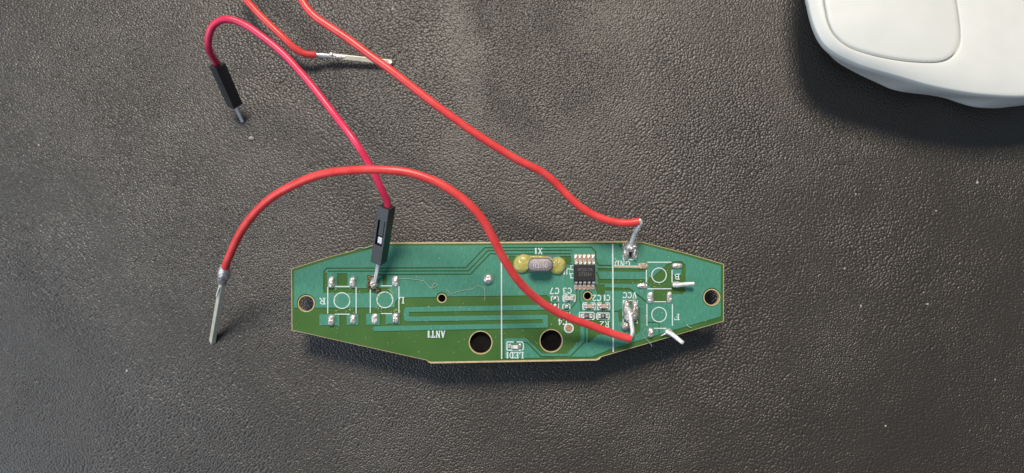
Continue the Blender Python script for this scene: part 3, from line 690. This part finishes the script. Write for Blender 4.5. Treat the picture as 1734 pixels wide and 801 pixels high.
# --- red wire from GND up out of the picture and back to a pin lying on the mat
g0 = P(1085, 376, 0)
t3 = empty('jumper_wire', (g0.x, g0.y, 0)); tag(t3, 'long red jumper wire from the board top edge, its other pin lying on the mat', 'wire', 'red jumper wires')
lead([(1068, 424, 1.0), (1070, 410, 1.12), (1075, 396, 1.28), (1081, 385, 1.42), (1085.5, 377, 1.50)], .056, .042, 'bare_end', t3)
lead([(1085.5, 379, 1.49), (1083.5, 373.5, 1.52), (1079, 376, 1.50)], .045, .05, 'bare_end', t3)
pts = [(1082, 375.5, 1.50), (1066, 378, 1.5), (1045, 376.5, 1.5), (1018, 369, 1.52), (990, 355, 1.56), (962, 332, 1.62), (938, 307, 1.7), (915, 289, 1.78), (880, 272, 1.88), (845, 252, 1.98), (800, 223, 2.08), (755, 191, 2.18), (705, 153, 2.25),
       (660, 118, 2.3), (620, 88.5, 2.3), (588, 65, 2.3), (558, 46, 2.3), (530, 25, 2.3), (510, -4, 2.3), (500, -40, 2.25), (486, -85, 2.1), (455, -115, 1.8), (415, -110, 1.4), (392, -75, 1.05), (395, -38, .8), (412, -6, .66), (432, 17, .6), (455, 40, .55), (480, 64, .5), (500, 82, .43), (516, 90.5, .36), (535, 93, .30)]
wire(t3, pts, .079, M['coral'])
e0, e1, e2 = P(533, 92.8, .29), P(566, 95, .22), P(664, 105.5, .13)
place('bare_end', tube_mesh(catmull([e0, (e0 + e1) / 2, e1 + (e1 - e0) * .25], 5), .052, 14, e0, wob=.1), M['wire_metal'], t3, e0)
ed = (e2 - e1).normalized()
p3 = crimp(t3, e1, e2, .054, front=Vector((0, .4, -1)))
place('solder_joint', tube_mesh(catmull([e1 - ed * .18, e1 + ed * .05, e1 + ed * .30], 6), [.03, .05, .062, .07, .074, .074, .074, .07, .064, .055, .045, .035, .02], 12, e1, wob=.25), M['solder'], t3, e1)
for u, v, z, r_ in ((560.5, 91, .33, .042), (661, 105.3, .20, .036)):
    c = P(u, v, z); place('pin_tab', tube_mesh([c - Vector((0, 0, .09)), c - Vector((0, 0, .02)), c], [r_, r_, r_ * .8], 14, c), M['pin_metal'], t3, c)

# ------------------------------------------------------------------ mouse
ZP, ZR, ZL = 1.55, 1.42, 0.42
pan_px = [(1396, -5), (1399, 20), (1404, 40), (1415, 60), (1437, 78), (1470, 90), (1505, 98), (1540, 103), (1575, 105), (1600, 102), (1617, 91), (1625, 74), (1626, 52), (1623, 25), (1618, -5),
          (1608, -55), (1592, -110), (1565, -150), (1510, -170), (1455, -150), (1420, -105), (1402, -50)]
rim_px = [(1366, -10), (1369, 8), (1373, 26), (1379, 46), (1388, 65), (1400, 80), (1420, 94), (1450, 108), (1476, 117), (1525, 131), (1573, 145), (1622, 155), (1671, 161.5), (1734, 164), (1800, 158),
          (1880, 125), (1950, 50), (1985, -60), (1975, -200), (1900, -330), (1780, -400), (1640, -410), (1520, -370), (1430, -280), (1380, -170), (1364, -80)]
low_px = [(1376, -10), (1379, 8), (1382, 28), (1387, 50), (1393, 72), (1403, 90), (1421, 107), (1453, 125), (1486, 140), (1514, 152), (1540, 157), (1575, 161), (1607, 166.5), (1632, 174), (1655, 181), (1682, 183), (1712, 180.5),
          (1745, 176), (1800, 165), (1870, 125), (1925, 50), (1945, -50), (1920, -170), (1850, -280), (1750, -340), (1630, -350), (1525, -310), (1445, -240), (1398, -150), (1380, -80)]
mc = P(1512, 10, ZP); mc2 = Vector((mc.x, mc.y))
NA = 400
def polar(loop):
    pts_ = catmull(loop, 16, True); out = []
    for i in range(NA):
        a = 2 * math.pi * i / NA; d = Vector((math.cos(a), math.sin(a))); best = None
        for k in range(len(pts_)):
            p = Vector(pts_[k][:2]) - mc2; q = Vector(pts_[(k + 1) % len(pts_)][:2]) - mc2; e = q - p
            den = d.x * e.y - d.y * e.x
            if abs(den) < 1e-12: continue
            t = (p.x * e.y - p.y * e.x) / den; s_ = (p.x * d.y - p.y * d.x) / den
            if t > 0 and -1e-6 <= s_ <= 1 + 1e-6: best = t if best is None else max(best, t)
        out.append(best)
    return out
rp, rr_, rl = polar([P(u, v, ZP) for u, v in pan_px]), polar([P(u, v, ZR) for u, v in rim_px]), polar([P(u, v, ZL) for u, v in low_px])
def loop_at(f): 
    out = []
    for i in range(NA):
        a = 2 * math.pi * i / NA; r_, z = f(i); out.append(Vector((mc.x + r_ * math.cos(a), mc.y + r_ * math.sin(a), z)))
    return out
mouse = empty('computer_mouse', (mc.x, mc.y, 0)); tag(mouse, 'white plastic computer mouse at the upper right corner', 'mouse')
def ztop(i, r_):           # deck height: gently domed, falling to the rim
    s_ = max(0, (r_ - rp[i]) / (rr_[i] - rp[i])); return ZP - (ZP - ZR) * s_ ** 2.0 if s_ > 0 else ZP
def dome(r_, i): return ZP + .10 * (1 - (r_ / rp[i]) ** 2)
G = .022
secs = [loop_at(lambda i, f=f: (rp[i] * f, dome(rp[i] * f, i))) for f in (.02, .2, .4, .6, .8, .92)]
secs += [loop_at(lambda i: (rp[i] - 1.6 * G, dome(rp[i] - 1.6 * G, i))), loop_at(lambda i: (rp[i] - 1.1 * G, ZP - .004)), loop_at(lambda i: (rp[i] - .85 * G, ZP - .025)), loop_at(lambda i: (rp[i] - .8 * G, ZP - .12))]
def open_loft(name, secs, m, parent, capfirst=False):
    n = len(secs[0]); vv = [p for s_ in secs for p in s_]; ff = []
    for j in range(len(secs) - 1):
        for k in range(n): k2 = (k + 1) % n; ff.append((j * n + k, j * n + k2, (j + 1) * n + k2, (j + 1) * n + k))
    if capfirst: ff.append(tuple(range(n)))
    c = Vector((mc.x, mc.y, 0)); return place(name, fix(mesh(vv, ff, c)), m, parent, c)
open_loft('button_panel', secs, M['mouse'], mouse, True)
sh = [loop_at(lambda i: (rp[i] - 1.3 * G, ZP - .11)), loop_at(lambda i: (rp[i] + .6 * G, ZP - .11)), loop_at(lambda i: (rp[i] + .8 * G, ZP - .03)), loop_at(lambda i: (rp[i] + 1.2 * G, ZP - .006)), loop_at(lambda i: (rp[i] + 2.2 * G, ztop(i, rp[i] + 2.2 * G)))]
for f in (.15, .3, .45, .6, .72, .82, .9, .95): sh.append(loop_at(lambda i, f=f: (rp[i] + 2.2 * G + (rr_[i] - rp[i] - 2.2 * G) * f, ztop(i, rp[i] + 2.2 * G + (rr_[i] - rp[i] - 2.2 * G) * f))))
for f, g in ((.985, -.03), (1.0, -.07), (1.004, -.13)): sh.append(loop_at(lambda i, f=f, g=g: (rp[i] + (rr_[i] - rp[i]) * f, ZR + .02 + g)))
for t in (.12, .3, .5, .7, .88, 1.0):
    sh.append(loop_at(lambda i, t=t: (rr_[i] * 1.002 + (rl[i] - rr_[i]) * (t ** 1.1), ZR - .11 + (ZL - ZR + .11) * t)))
sh += [loop_at(lambda i: (rl[i] - .05, ZL - .1)), loop_at(lambda i: (rl[i] - .16, ZL - .2)), loop_at(lambda i: (rl[i] - .5, .12)), loop_at(lambda i: (rl[i] - .9, .06)), loop_at(lambda i: (.1, .06))]
open_loft('shell', sh, M['mouse'], mouse)
for (u, v) in ((1640, 120), (1750, -150), (1500, -150)):
    c = P(u, v, .03); place('glide_pad', box_frame(c, X, Y, Z, .5, .3, .035, .02), M['black_plastic'], mouse, c, smooth=False)

# ------------------------------------------------------------------ crumbs, lint and dust
c = P(426.5, 234.5, 0); bm = bmesh.new(); bmesh.ops.create_icosphere(bm, subdivisions=2, radius=.06)
for v in bm.verts:
    v.co *= 1 + .5 * noise.noise(v.co * 18); v.co.z *= .55; v.co.y *= .7; v.co.z += .025
me = bpy.data.meshes.new('f'); bm.to_mesh(me); bm.free()
tag(place('crumb', me, M['dust'], None, c, smooth=False), 'tiny pale crumb on the mat below the standing black connector', 'crumb')
def fibre(pts, z, label, r_=.0055):
    path = smooth_path(catmull([P(u, v, z + .012 * math.sin(i * 1.7) ** 2) for i, (u, v) in enumerate(pts)], 6), 1)
    o = place('lint_fibre', tube_mesh(path, r_, 6, path[0]), M['lint'], None, path[0]); tag(o, label, 'fibre', 'lint fibres on the board')
fibre([(676, 472), (693, 472.5), (712, 475), (720, 478), (726, 485), (732, 488.5), (740, 484), (740, 481), (735, 481), (731, 488)], ZC + .008, 'curled pale lint fibre on the board above the small via hole')
fibre([(756, 490), (760, 494), (764, 497), (780, 493), (800, 489.5), (806, 485), (813, 484.5), (820, 488), (821, 496), (821, 509)], ZC + .008, 'pale lint fibre lying on the board below the round solder joint', .005)
fibre([(600, 423), (610, 419.5), (618, 420.5), (628, 417), (636, 414)], ZC + .006, 'short pale lint fibre caught on the upper left board edge', .009)
fibre([(1094, 557), (1088, 564), (1092, 572), (1100, 580), (1104, 587)], ZC + .01, 'fine lint fibre at the lower right edge of the board', .004)
fibre([(1040, 437), (1043, 440), (1044, 445)], ZC + .006, 'tiny lint fibre beside the letters GND', .008)
fibre([(1163, 549), (1166, 553), (1171, 555)], ZC + .006, 'tiny lint fibre on the right end of the board below the letter F', .008)
rnd = random.Random(11); sp = []; sd = []
for k in range(260):
    u, v = rnd.uniform(-40, 1774), rnd.uniform(-30, 830); s_ = rnd.choice((.35, .35, .45, .55, .7))
    (sp if k % 3 == 0 else sd).append((P(u, v, .004), s_ / 76, s_ * .5 / 76))
for u, v, s_ in ((66, 246, 2.4), (1449, 329, 2.4), (1585, 357, 1.8), (1655, 309, 2.6), (1571, 515, 1.6), (1430, 455, 2.0), (1458, 518, 2.2), (1500, 721, 1.8), (140, 270, 1.6), (215, 628, 2.2), (630, 678, 1.6), (1685, 643, 1.8), (1293, 703, 1.2), (1150, 290, 1.6), (665, 15, 2.2), (400, 30, 1.6)):
    sp.append((P(u, v, .004), s_ / 76, s_ * .6 / 76))
o = scatter('dust', sp, M['dust'], None); tag(o, 'pale dust specks strewn over the dark mat', 'dust')
o = scatter('dust', sd, M['dust_dim'], None); tag(o, 'dim grey dust specks strewn over the dark mat', 'dust')
